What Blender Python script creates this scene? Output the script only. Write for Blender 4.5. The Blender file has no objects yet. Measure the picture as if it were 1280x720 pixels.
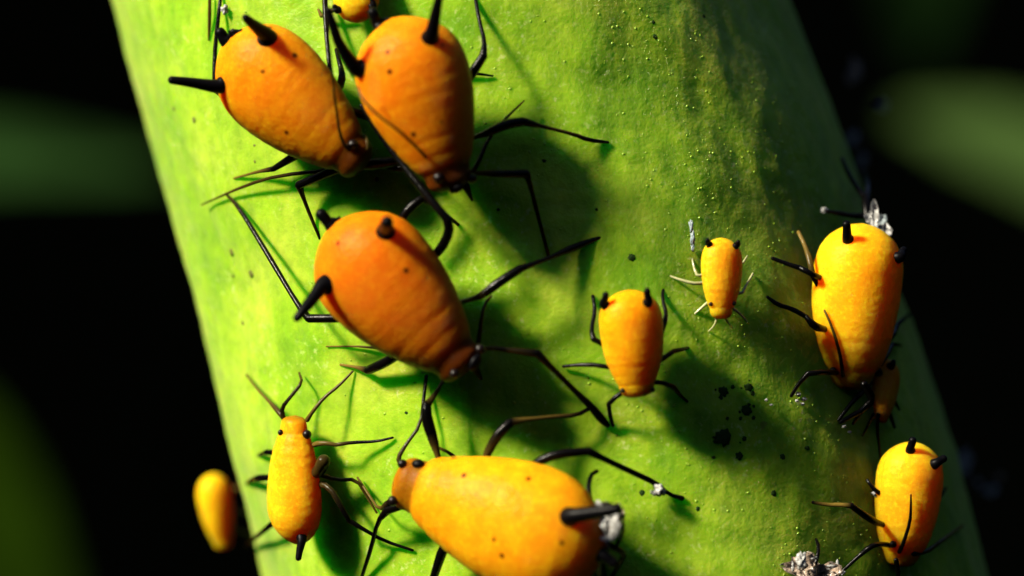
import bpy, bmesh, math, random
import numpy as np
from mathutils import Vector, Matrix, noise
from mathutils.bvhtree import BVHTree

random.seed(7)
rng = np.random.default_rng(7)
scene = bpy.context.scene
COL = scene.collection

# ------------------------------------------------------------------ camera
# one scene unit = one millimetre of the place; macro lens 40 units in front of the stem's axis
CAM_D = 40.0
cam_data = bpy.data.cameras.new("camera")
cam = bpy.data.objects.new("camera", cam_data)
COL.objects.link(cam)
cam.location = (0, -CAM_D, 0)
cam.rotation_euler = (math.radians(90), 0, 0)
cam_data.sensor_width = 36.0
cam_data.lens = 36.0 * CAM_D / 12.8
cam_data.clip_start = 0.5
cam_data.clip_end = 2000
cam_data.dof.use_dof = True
cam_data.dof.focus_distance = CAM_D - 3.7
cam_data.dof.aperture_fstop = 0.095
scene.camera = cam

# ------------------------------------------------------------------ world, sun, exposure
SUN = Vector((-0.695, -0.39, 0.605)).normalized()
world = bpy.data.worlds.new("World")
scene.world = world
world.use_nodes = True
wn = world.node_tree
wn.nodes.clear()
sky = wn.nodes.new("ShaderNodeTexSky")
sky.sky_type = 'NISHITA'
sky.sun_disc = False
sky.sun_elevation = math.asin(SUN.z)
sky.air_density = 0.6
sky.dust_density = 0.4
sky.sun_rotation = math.atan2(SUN.x, SUN.y)
wb = wn.nodes.new("ShaderNodeBackground")
wb.inputs['Strength'].default_value = 0.055
wo = wn.nodes.new("ShaderNodeOutputWorld")
wn.links.new(sky.outputs[0], wb.inputs[0])
wn.links.new(wb.outputs[0], wo.inputs[0])
sun_data = bpy.data.lights.new("sun", 'SUN')
sun_data.energy = 5.0
sun_data.angle = math.radians(9)   # sun veiled by thin haze: the shadows in the photograph have wide soft edges
sun_data.color = (1.0, 0.91, 0.72)
sun = bpy.data.objects.new("sun", sun_data)
COL.objects.link(sun)
sun.location = SUN * 60
sun.rotation_euler = SUN.to_track_quat('Z', 'Y').to_euler()
scene.view_settings.view_transform = 'Standard'
scene.view_settings.look = 'None'
scene.view_settings.exposure = 0.95
scene.view_settings.gamma = 1.0
scene.view_settings.use_curve_mapping = False
scene.cycles.max_bounces = 8
scene.cycles.diffuse_bounces = 0
scene.cycles.use_denoising = True

# ------------------------------------------------------------------ stem shape (axis runs down the picture, y = 0)
_PY = np.array([-900, -400, 0, 200, 400, 560, 720, 1100, 1600], float)
_L = np.array([-70, 45, 145, 195, 251, 290, 330, 425, 550], float)
_R = np.array([660, 838, 985, 1063, 1140, 1193, 1232, 1325, 1445], float)


def stem_cx(z):
    py = 360 - z * 100
    return (np.interp(py, _PY, (_L + _R) / 2) - 640) / 100


def stem_a(z):
    py = 360 - z * 100
    return np.interp(py, _PY, (_R - _L) / 2) / 100


def stem_f(p, h=0.0):
    a = float(stem_a(p.z))
    return ((p.x - float(stem_cx(p.z))) / (a + h)) ** 2 + (p.y / (a * 0.96 + h)) ** 2 - 1.0


CAM = Vector((0, -CAM_D, 0))


def ray(px, py):
    return Vector(((px - 640) / 100, CAM_D, -(py - 360) / 100)) / CAM_D   # per unit of depth


def at_depth(px, py, y):
    return CAM + ray(px, py) * (y + CAM_D)


def P(px, py, h=0.0):
    """Point on the stem's skin lifted by h (hundredths of a unit) seen along that direction."""
    h = h / 100.0
    r = ray(px, py)
    lo, hi = CAM_D - 9.0, CAM_D
    if stem_f(CAM + r * hi, h) > 0:
        return CAM + r * hi
    for _ in range(40):
        m = (lo + hi) / 2
        if stem_f(CAM + r * m, h) > 0:
            lo = m
        else:
            hi = m
    return CAM + r * hi


def stem_normal(p):
    e = 0.01
    g = Vector([stem_f(p + d) - stem_f(p - d) for d in (Vector((e, 0, 0)), Vector((0, e, 0)), Vector((0, 0, e)))])
    return g.normalized()


# ------------------------------------------------------------------ value noise for numpy arrays
_tab = rng.random(4096)


def vnoise(x, y, seed=0):
    xi = np.floor(x).astype(int); yi = np.floor(y).astype(int)
    fx = x - xi; fy = y - yi
    fx = fx * fx * (3 - 2 * fx); fy = fy * fy * (3 - 2 * fy)

    def hsh(i, j):
        return _tab[(i * 374761 + j * 668265 + seed * 9176 + (i * j) * 31) % 4096]
    a = hsh(xi, yi); b = hsh(xi + 1, yi); c = hsh(xi, yi + 1); d = hsh(xi + 1, yi + 1)
    return (a * (1 - fx) + b * fx) * (1 - fy) + (c * (1 - fx) + d * fx) * fy - 0.5


# ------------------------------------------------------------------ materials
def new_mat(name):
    m = bpy.data.materials.new(name)
    m.use_nodes = True
    return m, m.node_tree, m.node_tree.nodes['Principled BSDF']


def simple_mat(name, col, rough=0.4, coat=0.0, sss=0.0, sssr=(0.1, 0.05, 0.02), spec=0.5, bump=None):
    m, t, b = new_mat(name)
    b.inputs['Base Color'].default_value = (*col, 1)
    b.inputs['Roughness'].default_value = rough
    b.inputs['Coat Weight'].default_value = coat
    b.inputs['Coat Roughness'].default_value = 0.15
    b.inputs['Specular IOR Level'].default_value = spec
    if sss:
        b.inputs['Subsurface Weight'].default_value = sss
        b.inputs['Subsurface Radius'].default_value = sssr
        b.inputs['Subsurface Scale'].default_value = 1.0
    if bump:
        n = t.nodes.new('ShaderNodeTexNoise'); n.inputs['Scale'].default_value = bump[0]
        n.inputs['Detail'].default_value = 4
        tc = t.nodes.new('ShaderNodeTexCoord')
        t.links.new(tc.outputs['Object'], n.inputs['Vector'])
        bp = t.nodes.new('ShaderNodeBump'); bp.inputs['Strength'].default_value = bump[1]
        bp.inputs['Distance'].default_value = bump[2]
        t.links.new(n.outputs['Fac'], bp.inputs['Height'])
        t.links.new(bp.outputs['Normal'], b.inputs['Normal'])
    return m


def stem_material():
    m, t, b = new_mat('stem_skin')
    N, L = t.nodes, t.links
    tc = N.new('ShaderNodeTexCoord')

    def noise_tex(scale, detail=4, rough=0.55):
        n = N.new('ShaderNodeTexNoise')
        n.inputs['Scale'].default_value = scale
        n.inputs['Detail'].default_value = detail
        n.inputs['Roughness'].default_value = rough
        L.new(tc.outputs['Object'], n.inputs['Vector'])
        return n

    def ramp(src, stops):
        r = N.new('ShaderNodeValToRGB')
        el = r.color_ramp.elements
        el[0].position, el[0].color = stops[0][0], (*stops[0][1], 1)
        el[1].position, el[1].color = stops[-1][0], (*stops[-1][1], 1)
        for p, c in stops[1:-1]:
            e = el.new(p); e.color = (*c, 1)
        L.new(src, r.inputs['Fac'])
        return r

    def mix(fac, a, bb, mode='MIX'):
        x = N.new('ShaderNodeMix'); x.data_type = 'RGBA'; x.blend_type = mode
        if isinstance(fac, float):
            x.inputs['Factor'].default_value = fac
        else:
            L.new(fac, x.inputs['Factor'])
        for s, v in (('A', a), ('B', bb)):
            if isinstance(v, tuple):
                x.inputs[6 if s == 'A' else 7].default_value = (*v, 1)
            else:
                L.new(v, x.inputs[6 if s == 'A' else 7])
        return x.outputs[2]

    big = noise_tex(0.9, 5)
    c1 = ramp(big.outputs['Fac'], [(0.30, (0.18, 0.41, 0.003)), (0.5, (0.30, 0.53, 0.007)), (0.72, (0.43, 0.60, 0.035))])
    mid = noise_tex(5.5, 5, 0.6)
    c2 = ramp(mid.outputs['Fac'], [(0.34, (0.70, 0.78, 0.62)), (0.52, (1, 1, 1)), (0.72, (1.18, 1.10, 1.25))])
    col = mix(0.75, c1.outputs[0], c2.outputs[0], 'MULTIPLY')
    # pale waxy flecks, doubling as glints painted into the colour
    fl = noise_tex(13.0, 3, 0.6)
    flr = ramp(fl.outputs['Fac'], [(0.57, (0, 0, 0)), (0.70, (1, 1, 1))])
    patch = noise_tex(1.6, 3)
    pr = ramp(patch.outputs['Fac'], [(0.42, (0, 0, 0)), (0.62, (1, 1, 1))])
    fm = N.new('ShaderNodeMath'); fm.operation = 'MULTIPLY'
    L.new(flr.outputs[0], fm.inputs[0]); L.new(pr.outputs[0], fm.inputs[1])
    fm2 = N.new('ShaderNodeMath'); fm2.operation = 'MULTIPLY'; fm2.inputs[1].default_value = 0.6
    L.new(fm.outputs[0], fm2.inputs[0])
    col = mix(fm2.outputs[0], col, (0.60, 0.70, 0.26))
    # faint lengthwise fibres
    mp = N.new('ShaderNodeMapping'); mp.inputs['Rotation'].default_value = (0, math.radians(-16), 0)
    mp.inputs['Scale'].default_value = (5.0, 5.0, 0.55)
    L.new(tc.outputs['Object'], mp.inputs['Vector'])
    fb = N.new('ShaderNodeTexNoise'); fb.inputs['Scale'].default_value = 1.0; fb.inputs['Detail'].default_value = 4
    L.new(mp.outputs[0], fb.inputs['Vector'])
    fbr = ramp(fb.outputs['Fac'], [(0.36, (0.72, 0.84, 0.6)), (0.52, (1, 1, 1)), (0.7, (1.1, 1.06, 1.3))])
    col = mix(0.6, col, fbr.outputs[0], 'MULTIPLY')
    # small brownish scars
    sc_ = noise_tex(4.2, 2, 0.4)
    scr = ramp(sc_.outputs['Fac'], [(0.755, (0, 0, 0)), (0.79, (1, 1, 1))])
    sm = N.new('ShaderNodeMath'); sm.operation = 'MULTIPLY'; sm.inputs[1].default_value = 0.6
    L.new(scr.outputs[0], sm.inputs[0])
    col = mix(sm.outputs[0], col, (0.16, 0.16, 0.02))
    L.new(col, b.inputs['Base Color'])
    b.inputs['Roughness'].default_value = 0.42
    b.inputs['Specular IOR Level'].default_value = 0.28
    b.inputs['Sheen Weight'].default_value = 0.34
    b.inputs['Sheen Roughness'].default_value = 0.45
    b.inputs['Sheen Tint'].default_value = (0.95, 1.0, 0.55, 1)
    b.inputs['Coat Weight'].default_value = 0.16
    b.inputs['Coat Roughness'].default_value = 0.12
    b.inputs['Subsurface Weight'].default_value = 0.65
    b.inputs['Subsurface Radius'].default_value = (0.14, 0.70, 0.04)
    b.inputs['Subsurface Scale'].default_value = 1.0
    # fine relief: cells and wrinkles
    v = N.new('ShaderNodeTexVoronoi'); v.inputs['Scale'].default_value = 11.0
    L.new(tc.outputs['Object'], v.inputs['Vector'])
    f1 = noise_tex(22.0, 4, 0.6)
    ad = N.new('ShaderNodeMath'); ad.operation = 'MULTIPLY_ADD'; ad.inputs[1].default_value = -0.5
    L.new(v.outputs['Distance'], ad.inputs[0]); L.new(f1.outputs['Fac'], ad.inputs[2])
    ad2 = N.new('ShaderNodeMath'); ad2.operation = 'MULTIPLY_ADD'; ad2.inputs[1].default_value = 1.6
    L.new(mid.outputs['Fac'], ad2.inputs[0]); L.new(ad.outputs[0], ad2.inputs[2])
    bp = N.new('ShaderNodeBump'); bp.inputs['Strength'].default_value = 0.26; bp.inputs['Distance'].default_value = 0.03
    L.new(ad2.outputs[0], bp.inputs['Height'])
    L.new(bp.outputs['Normal'], b.inputs['Normal'])
    bpc = N.new('ShaderNodeBump'); bpc.inputs['Strength'].default_value = 0.8; bpc.inputs['Distance'].default_value = 0.06
    L.new(ad2.outputs[0], bpc.inputs['Height'])
    L.new(bpc.outputs['Normal'], b.inputs['Coat Normal'])
    return m


def body_material():
    m, t, b = new_mat('aphid_skin')
    N, L = t.nodes, t.links
    oi = N.new('ShaderNodeObjectInfo')
    tc = N.new('ShaderNodeTexCoord')
    at_head = N.new('ShaderNodeAttribute'); at_head.attribute_name = 'head'

    def mixc(fac, a, c, mode='MIX', k=1.0):
        x = N.new('ShaderNodeMix'); x.data_type = 'RGBA'; x.blend_type = mode
        if k != 1.0:
            q = N.new('ShaderNodeMath'); q.operation = 'MULTIPLY'; q.inputs[1].default_value = k
            L.new(fac, q.inputs[0]); fac = q.outputs[0]
        L.new(fac, x.inputs['Factor'])
        for i, vv in ((6, a), (7, c)):
            if isinstance(vv, tuple):
                x.inputs[i].default_value = (*vv, 1)
            else:
                L.new(vv, x.inputs[i])
        return x.outputs[2]

    n1 = N.new('ShaderNodeTexNoise'); n1.inputs['Scale'].default_value = 4.5; n1.inputs['Detail'].default_value = 5
    L.new(tc.outputs['Object'], n1.inputs['Vector'])
    r1 = N.new('ShaderNodeMapRange'); r1.inputs[1].default_value = 0.35; r1.inputs[2].default_value = 0.7
    L.new(n1.outputs['Fac'], r1.inputs[0])
    col = mixc(r1.outputs[0], oi.outputs['Color'], (0.98, 0.66, 0.5), 'MULTIPLY', 0.8)
    n2 = N.new('ShaderNodeTexNoise'); n2.inputs['Scale'].default_value = 22; n2.inputs['Detail'].default_value = 3
    L.new(tc.outputs['Object'], n2.inputs['Vector'])
    r2 = N.new('ShaderNodeMapRange'); r2.inputs[1].default_value = 0.5; r2.inputs[2].default_value = 0.75
    L.new(n2.outputs['Fac'], r2.inputs[0])
    col = mixc(r2.outputs[0], col, (1.08, 1.45, 1.8), 'MULTIPLY', 1.0)
    # dark red dots
    v = N.new('ShaderNodeTexVoronoi'); v.inputs['Scale'].default_value = 3.3; v.inputs['Randomness'].default_value = 1.0
    L.new(tc.outputs['Object'], v.inputs['Vector'])
    dr = N.new('ShaderNodeMapRange'); dr.inputs[1].default_value = 0.07; dr.inputs[2].default_value = 0.14
    dr.inputs[3].default_value = 1; dr.inputs[4].default_value = 0
    L.new(v.outputs['Distance'], dr.inputs[0])
    di = N.new('ShaderNodeMath'); di.operation = 'MULTIPLY'
    L.new(dr.outputs[0], di.inputs[0]); L.new(oi.outputs['Object Index'], di.inputs[1])
    col = mixc(di.outputs[0], col, (0.07, 0.006, 0.001), 'MIX', 0.95)
    # brownish head
    hd = mixc(at_head.outputs['Fac'], col, (0.050, 0.008, 0.0008), 'MIX', 0.96)
    L.new(hd, b.inputs['Base Color'])
    b.inputs['Roughness'].default_value = 0.40
    b.inputs['Specular IOR Level'].default_value = 0.05
    b.inputs['Coat Weight'].default_value = 0.08
    b.inputs['Coat Roughness'].default_value = 0.04
    b.inputs['Subsurface Weight'].default_value = 0.85
    b.inputs['Subsurface Radius'].default_value = (0.50, 0.22, 0.012)
    b.inputs['Subsurface Scale'].default_value = 1.0
    f = N.new('ShaderNodeTexNoise'); f.inputs['Scale'].default_value = 17; f.inputs['Detail'].default_value = 4
    L.new(tc.outputs['Object'], f.inputs['Vector'])
    bp = N.new('ShaderNodeBump'); bp.inputs['Strength'].default_value = 0.5; bp.inputs['Distance'].default_value = 0.022
    L.new(f.outputs['Fac'], bp.inputs['Height'])
    L.new(bp.outputs['Normal'], b.inputs['Normal'])
    f2 = N.new('ShaderNodeTexNoise'); f2.inputs['Scale'].default_value = 24; f2.inputs['Detail'].default_value = 5
    f2.inputs['Roughness'].default_value = 0.65
    L.new(tc.outputs['Object'], f2.inputs['Vector'])
    bp2 = N.new('ShaderNodeBump'); bp2.inputs['Strength'].default_value = 1.0; bp2.inputs['Distance'].default_value = 0.05
    L.new(f2.outputs['Fac'], bp2.inputs['Height'])
    L.new(bp2.outputs['Normal'], b.inputs['Coat Normal'])
    return m


def leg_material():
    m, t, b = new_mat('leg_cuticle')
    N, L = t.nodes, t.links
    a = N.new('ShaderNodeAttribute'); a.attribute_name = 'pale'
    x = N.new('ShaderNodeMix'); x.data_type = 'RGBA'
    L.new(a.outputs['Fac'], x.inputs['Factor'])
    x.inputs[6].default_value = (0.002, 0.0016, 0.0016, 1)
    x.inputs[7].default_value = (0.26, 0.17, 0.03, 1)
    L.new(x.outputs[2], b.inputs['Base Color'])
    b.inputs['Roughness'].default_value = 0.24
    b.inputs['Specular IOR Level'].default_value = 0.14
    tc = N.new('ShaderNodeTexCoord')
    f = N.new('ShaderNodeTexNoise'); f.inputs['Scale'].default_value = 40; f.inputs['Detail'].default_value = 3
    L.new(tc.outputs['Object'], f.inputs['Vector'])
    bp = N.new('ShaderNodeBump'); bp.inputs['Strength'].default_value = 0.4; bp.inputs['Distance'].default_value = 0.012
    L.new(f.outputs['Fac'], bp.inputs['Height'])
    L.new(bp.outputs['Normal'], b.inputs['Normal'])
    return m


M_STEM = stem_material()
M_BODY = body_material()
M_LEG = leg_material()
M_BLACK = simple_mat('black_cuticle', (0.002, 0.0018, 0.0026), 0.40, 0.0, spec=0.08, bump=(30, 0.3, 0.01))
M_EYE = simple_mat('eye_black', (0.006, 0.003, 0.003), 0.35, 0.0, spec=0.25)
M_GLASSLEG = simple_mat('pale_cuticle', (0.50, 0.50, 0.24), 0.25, 0.3, 0.3, (0.05, 0.05, 0.03))
M_WAX = simple_mat('white_wax', (0.42, 0.42, 0.41), 0.3, 0.25, 0.4, (0.06, 0.06, 0.06), bump=(14, 0.8, 0.03))
M_FLAKE = simple_mat('bluish_flake', (0.36, 0.44, 0.48), 0.2, 0.6, 0.3, (0.05, 0.05, 0.06))
M_SKIN = simple_mat('cast_skin', (0.40, 0.29, 0.22), 0.22, 0.5, 0.25, (0.06, 0.04, 0.03), bump=(12, 0.9, 0.05))
M_SPOT = simple_mat('sooty_mould', (0.018, 0.044, 0.007), 0.8, spec=0.1, bump=(20, 0.8, 0.02))
M_SCAR = simple_mat('brown_scar', (0.13, 0.15, 0.02), 0.6)
M_PAP = simple_mat('waxy_papilla', (0.32, 0.54, 0.03), 0.2, 0.5, 0.4, (0.02, 0.04, 0.01), spec=0.5)
M_BG = simple_mat('painted_shade', (0.0003, 0.0004, 0.0003), 1.0, spec=0.0)  # near-black base colour paints in the shade of the undergrowth


# ------------------------------------------------------------------ object helpers
def tag(o, label=None, cat=None, group=None, kind=None):
    if label: o['label'] = label
    if cat: o['category'] = cat
    if group: o['group'] = group
    if kind: o['kind'] = kind
    return o


def thing(name, base, label, cat, group=None):
    o = bpy.data.objects.new(name, None)
    o.empty_display_size = 0.1
    o.location = base
    COL.objects.link(o)
    return tag(o, label, cat, group)


def mesh_obj(name, verts, faces, mat, parent=None, smooth=True, attr=None, origin=None):
    """verts are world points; the object sits under its parent (which has no rotation)."""
    org = Vector(origin) if origin is not None else Vector((0, 0, 0))
    if parent is not None and origin is None:
        org = world_loc(parent)
    me = bpy.data.meshes.new(name)
    me.from_pydata([tuple(Vector(v) - org) for v in verts], [], faces)
    if smooth:
        me.polygons.foreach_set('use_smooth', [True] * len(me.polygons))
    if attr:
        a = me.attributes.new(attr[0], 'FLOAT', 'POINT')
        a.data.foreach_set('value', attr[1])
    me.materials.append(mat)
    me.update()
    o = bpy.data.objects.new(name, me)
    COL.objects.link(o)
    if parent is not None:
        o.parent = parent
        o.location = org - world_loc(parent)
    else:
        o.location = org
    return o


def world_loc(o):
    p = Vector(o.location)
    while o.parent is not None:
        o = o.parent
        p += o.location
    return p


def tube_geo(pts, rad, vals=None, n=10, rounds=1, wob=0.0):
    """Tapered tube through points, corners rounded by cutting, with rounded ends."""
    P_ = [np.array(p, float) for p in pts]
    R_ = list(rad)
    V_ = list(vals) if vals is not None else [0.0] * len(P_)
    for _ in range(rounds):
        np_, nr, nv = [P_[0]], [R_[0]], [V_[0]]
        for i in range(len(P_) - 1):
            for q in (0.25, 0.75):
                if (i == 0 and q == 0.25) or (i == len(P_) - 2 and q == 0.75):
                    continue
                np_.append(P_[i] * (1 - q) + P_[i + 1] * q)
                nr.append(R_[i] * (1 - q) + R_[i + 1] * q)
                nv.append(V_[i] * (1 - q) + V_[i + 1] * q)
        np_.append(P_[-1]); nr.append(R_[-1]); nv.append(V_[-1])
        P_, R_, V_ = np_, nr, nv
    # round caps
    d0 = (P_[0] - P_[1]); d0 /= np.linalg.norm(d0) + 1e-9
    d1 = (P_[-1] - P_[-2]); d1 /= np.linalg.norm(d1) + 1e-9
    P_ = [P_[0] + d0 * R_[0] * 0.8, P_[0] + d0 * R_[0] * 0.5] + P_ + [P_[-1] + d1 * R_[-1] * 0.5, P_[-1] + d1 * R_[-1] * 0.8]
    R_ = [R_[0] * 0.3, R_[0] * 0.8] + R_ + [R_[-1] * 0.8, R_[-1] * 0.3]
    V_ = [V_[0]] * 2 + V_ + [V_[-1]] * 2
    k = len(P_)
    T = []
    for i in range(k):
        a = P_[max(i - 1, 0)]; b = P_[min(i + 1, k - 1)]
        d = b - a
        T.append(d / (np.linalg.norm(d) + 1e-9))
    u = np.cross(T[0], [0.3, 0.9, 0.2]); u /= np.linalg.norm(u)
    verts, faces, at = [], [], []
    for i in range(k):
        u = u - T[i] * np.dot(u, T[i]); u /= np.linalg.norm(u) + 1e-9
        w = np.cross(T[i], u)
        rr = R_[i] * (1 + wob * (random.random() - 0.5))
        for j in range(n):
            a = 2 * math.pi * j / n
            verts.append(Vector(P_[i] + (u * math.cos(a) + w * math.sin(a)) * rr))
            at.append(V_[i])
    for i in range(k - 1):
        for j in range(n):
            faces.append((i * n + j, i * n + (j + 1) % n, (i + 1) * n + (j + 1) % n, (i + 1) * n + j))
    faces.append(tuple(range(n))[::-1])
    faces.append(tuple((k - 1) * n + j for j in range(n)))
    return verts, faces, at


def resolve(pts):
    w, r, v = [], [], []
    for p in pts:
        if isinstance(p[0], Vector):
            w.append(p[0]); r.append(p[1] / 100); v.append(p[2] if len(p) > 2 else 0.0)
        else:
            w.append(P(p[0], p[1], p[2])); r.append(p[3] / 100 * (1.12 if p[3] > 3.9 else 0.98)); v.append((p[4] if len(p) > 4 else 0.0) * 0.8)
    return w, r, v


def tube(name, parent, pts, mat=None, wob=0.12, n=10):
    w, r, v = resolve(pts)
    vs, fs, at = tube_geo(w, r, v, n=n, wob=wob)
    return mesh_obj(name, vs, fs, mat or M_LEG, parent, attr=('pale', at))


def leg(parent, upper, lower=None, mat=None):
    """upper: thigh from the body to the knee; lower: shank and foot, a piece of its own on the leg."""
    o = tube('leg', parent, upper, mat)
    if lower:
        tube('shank', o, [upper[-1]] + lower, mat)
    return o


def ball_geo(c, r, seed=0, amp=0.0, freq=2.0, sub=2, scale=(1, 1, 1), basis=None):
    bm = bmesh.new()
    bmesh.ops.create_icosphere(bm, subdivisions=sub, radius=1.0)
    vs = []
    for v in bm.verts:
        d = v.co.copy()
        k = 1 + amp * noise.noise(d * freq + Vector((seed * 3.1, seed * 1.7, 0)))
        p = Vector((d.x * scale[0], d.y * scale[1], d.z * scale[2])) * (r * k)
        if basis is not None:
            p = basis @ p
        vs.append(Vector(c) + p)
    fs = [tuple(v.index for v in f.verts) for f in bm.faces]
    bm.free()
    return vs, fs


def frame_from(n):
    n = n.normalized()
    u = n.cross(Vector((0.1, 0.2, 1))).normalized()
    w = n.cross(u)
    return Matrix((u, w, n)).transposed()


def sheet_geo(c, r, seed, sx=1.0, sz=1.0, amp=0.5, n=None, thick=0.006):
    """A thin crumpled scrap of skin: irregular outline, creased, two faces a little apart."""
    n = Vector(n or (-.4, -.85, .3)).normalized()
    B = frame_from(n)
    u, w = B.col[0], B.col[1]
    if abs(u.z) > abs(w.z):
        u, w = w, u
    NR, NS = 9, 30
    V, F = [], []
    for side in (0, 1):
        for i in range(NR):
            for j in range(NS):
                a = 2 * math.pi * j / NS
                rr = (i + .15) / (NR - .85)
                edge = 1 + .55 * noise.noise(Vector((math.cos(a) * 1.8, math.sin(a) * 1.8, seed * 2.7)))
                px, pz = rr * edge * math.cos(a), rr * edge * math.sin(a)
                q = Vector((px * 1.6, pz * 1.6, seed * 1.3))
                d = abs(noise.noise(q)) * 1.3 + .6 * abs(noise.noise(q * 2.3)) + .45 * rr * rr - .4
                sh = noise.noise(q + Vector((9, 0, 0))) * .35
                V.append(Vector(c) + (u * (px + sh) * sx + w * pz * sz) * r + n * (d * amp * 2 * r + (thick if side else 0)))
    k = NR * NS
    for side in (0, 1):
        for i in range(NR - 1):
            for j in range(NS):
                q = (side * k + i * NS + j, side * k + i * NS + (j + 1) % NS, side * k + (i + 1) * NS + (j + 1) % NS, side * k + (i + 1) * NS + j)
                F.append(q if side else q[::-1])
        cap = tuple(side * k + j for j in range(NS))
        F.append(cap[::-1] if side else cap)
    for j in range(NS):
        a0 = (NR - 1) * NS + j; a1 = (NR - 1) * NS + (j + 1) % NS
        F.append((a0, a1, k + a1, k + a0))
    return V, F


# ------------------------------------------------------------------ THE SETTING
# stand-in for dark thicket: one sheet, unseen sides raised to block low sky light
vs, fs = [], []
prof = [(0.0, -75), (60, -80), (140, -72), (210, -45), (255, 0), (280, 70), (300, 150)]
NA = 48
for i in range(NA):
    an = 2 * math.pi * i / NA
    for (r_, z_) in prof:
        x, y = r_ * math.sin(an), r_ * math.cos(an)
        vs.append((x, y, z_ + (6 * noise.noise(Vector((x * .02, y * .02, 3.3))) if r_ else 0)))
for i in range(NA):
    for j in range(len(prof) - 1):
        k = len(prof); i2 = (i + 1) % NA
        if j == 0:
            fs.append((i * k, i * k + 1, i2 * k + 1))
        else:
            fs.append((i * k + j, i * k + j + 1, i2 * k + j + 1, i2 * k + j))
bgo = mesh_obj('dark_backdrop_bowl', vs, fs, M_BG)
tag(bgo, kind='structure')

# the stem
th_fine = np.radians(np.linspace(-98, 98, 620))
th_back = np.radians(np.linspace(98, 262, 40)[1:-1])
th = np.concatenate([th_fine, th_back])
zz = np.concatenate([np.linspace(13, 4.2, 30)[:-1], np.linspace(4.2, -4.2, 340), np.linspace(-4.2, -13, 30)[1:]])
TH, ZZ = np.meshgrid(th, zz)
A = stem_a(ZZ)
arc = TH * 4.3


def stem_relief(arc, z):
    along = z * 0.96 + 0.28 * arc * 0.0
    r = 0.14 * vnoise(arc * 0.75 + 7, along * 0.55, 1)
    r += 0.045 * vnoise(arc * 1.9 + 3 + along * .5, along * 1.5, 2)
    r += 0.020 * vnoise(arc * 4.6, along * 3.6, 3)
    r += 0.006 * vnoise(arc * 12.0, along * 10.5, 4)
    return r


REL = stem_relief(arc, ZZ)
X = stem_cx(ZZ) + (A + REL) * np.sin(TH)
Y = -(A * 0.96 + REL) * np.cos(TH)
nz, nt = X.shape
verts = np.stack([X, Y, ZZ], -1).reshape(-1, 3)
idx = np.arange(nz * nt).reshape(nz, nt)
nxt = np.roll(idx, -1, axis=1)
quads = np.stack([idx[:-1], idx[1:], nxt[1:], nxt[:-1]], -1).reshape(-1, 4)
me = bpy.data.meshes.new('plant_stem')
me.vertices.add(len(verts)); me.vertices.foreach_set('co', verts.ravel())
me.loops.add(quads.size); me.loops.foreach_set('vertex_index', quads.ravel().astype(np.int32))
me.polygons.add(len(quads))
me.polygons.foreach_set('loop_start', np.arange(0, quads.size, 4, dtype=np.int32))
me.polygons.foreach_set('use_smooth', np.ones(len(quads), bool))
me.update(calc_edges=True)
me.materials.append(M_STEM)
stem = bpy.data.objects.new('plant_stem', me)
COL.objects.link(stem)
tag(stem, 'thick bright green plant stem running diagonally across the picture, dotted with aphids', 'stem')


def skin_point(theta, z, lift=0.0):
    a = float(stem_a(z)); r = float(stem_relief(np.array([theta * 4.3]), np.array([z]))[0]) + lift
    return Vector((float(stem_cx(z)) + (a + r) * math.sin(theta), -(a * 0.96 + r) * math.cos(theta), z))


def skin_at(px, py, lift=0.0):
    p = P(px, py, 0)
    a = float(stem_a(p.z))
    t = math.atan2((p.x - float(stem_cx(p.z))) / a, -p.y / (a * 0.96))
    return skin_point(t, p.z, lift)


# waxy papillae: countless tiny beads on the skin, one piece of the stem
bm = bmesh.new(); bmesh.ops.create_icosphere(bm, subdivisions=1, radius=1.0)
ico_v = np.array([v.co[:] for v in bm.verts]); ico_f = np.array([[v.index for v in f.verts] for f in bm.faces]); bm.free()
pv, pf = [], []
cnt = 0; tries = 0
while cnt < 2000 and tries < 60000:
    tries += 1
    t = math.radians(random.uniform(-80, 78)); z = random.uniform(-4, 4)
    den = vnoise(np.array([t * 4.3 * 1.1]), np.array([z * 1.0]), 9)[0] + 0.6 * vnoise(np.array([t * 4.3 * 3.1]), np.array([z * 3.0]), 10)[0]
    side = min(1.0, max(0.12, (t + 0.55) / 0.6))
    if random.random() > max(0.03, (den + 0.18) * 1.6) * side:
        continue
    r = random.choice([.005, .006, .007, .009, .011, .016])
    c = skin_point(t, z, 0.0)
    nrm = stem_normal(c)
    B = np.array(frame_from(nrm))
    sc = np.array([r * random.uniform(.8, 1.5), r * random.uniform(.8, 1.2), r * 0.45])
    pv.append((ico_v * sc) @ B.T + np.array(c)); pf.append(ico_f + cnt * len(ico_v)); cnt += 1
pv = np.concatenate(pv); pf = np.concatenate(pf)
pap = mesh_obj('waxy_bead', [Vector(v) for v in pv], [tuple(int(i) for i in f) for f in pf], M_PAP, stem)
tag(pap, kind='stuff')


def blotch(px, py, r, mat, name, amp=0.5):
    r *= 0.8; c = skin_at(px, py, 0.002); n = stem_normal(c)
    v, f = ball_geo(c, r / 100, seed=px * .37 + py, amp=amp, freq=2.3, sub=3, scale=(1, random.uniform(.7, 1.3), 0.12), basis=frame_from(n))
    return mesh_obj(name, v, f, mat, stem)


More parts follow.
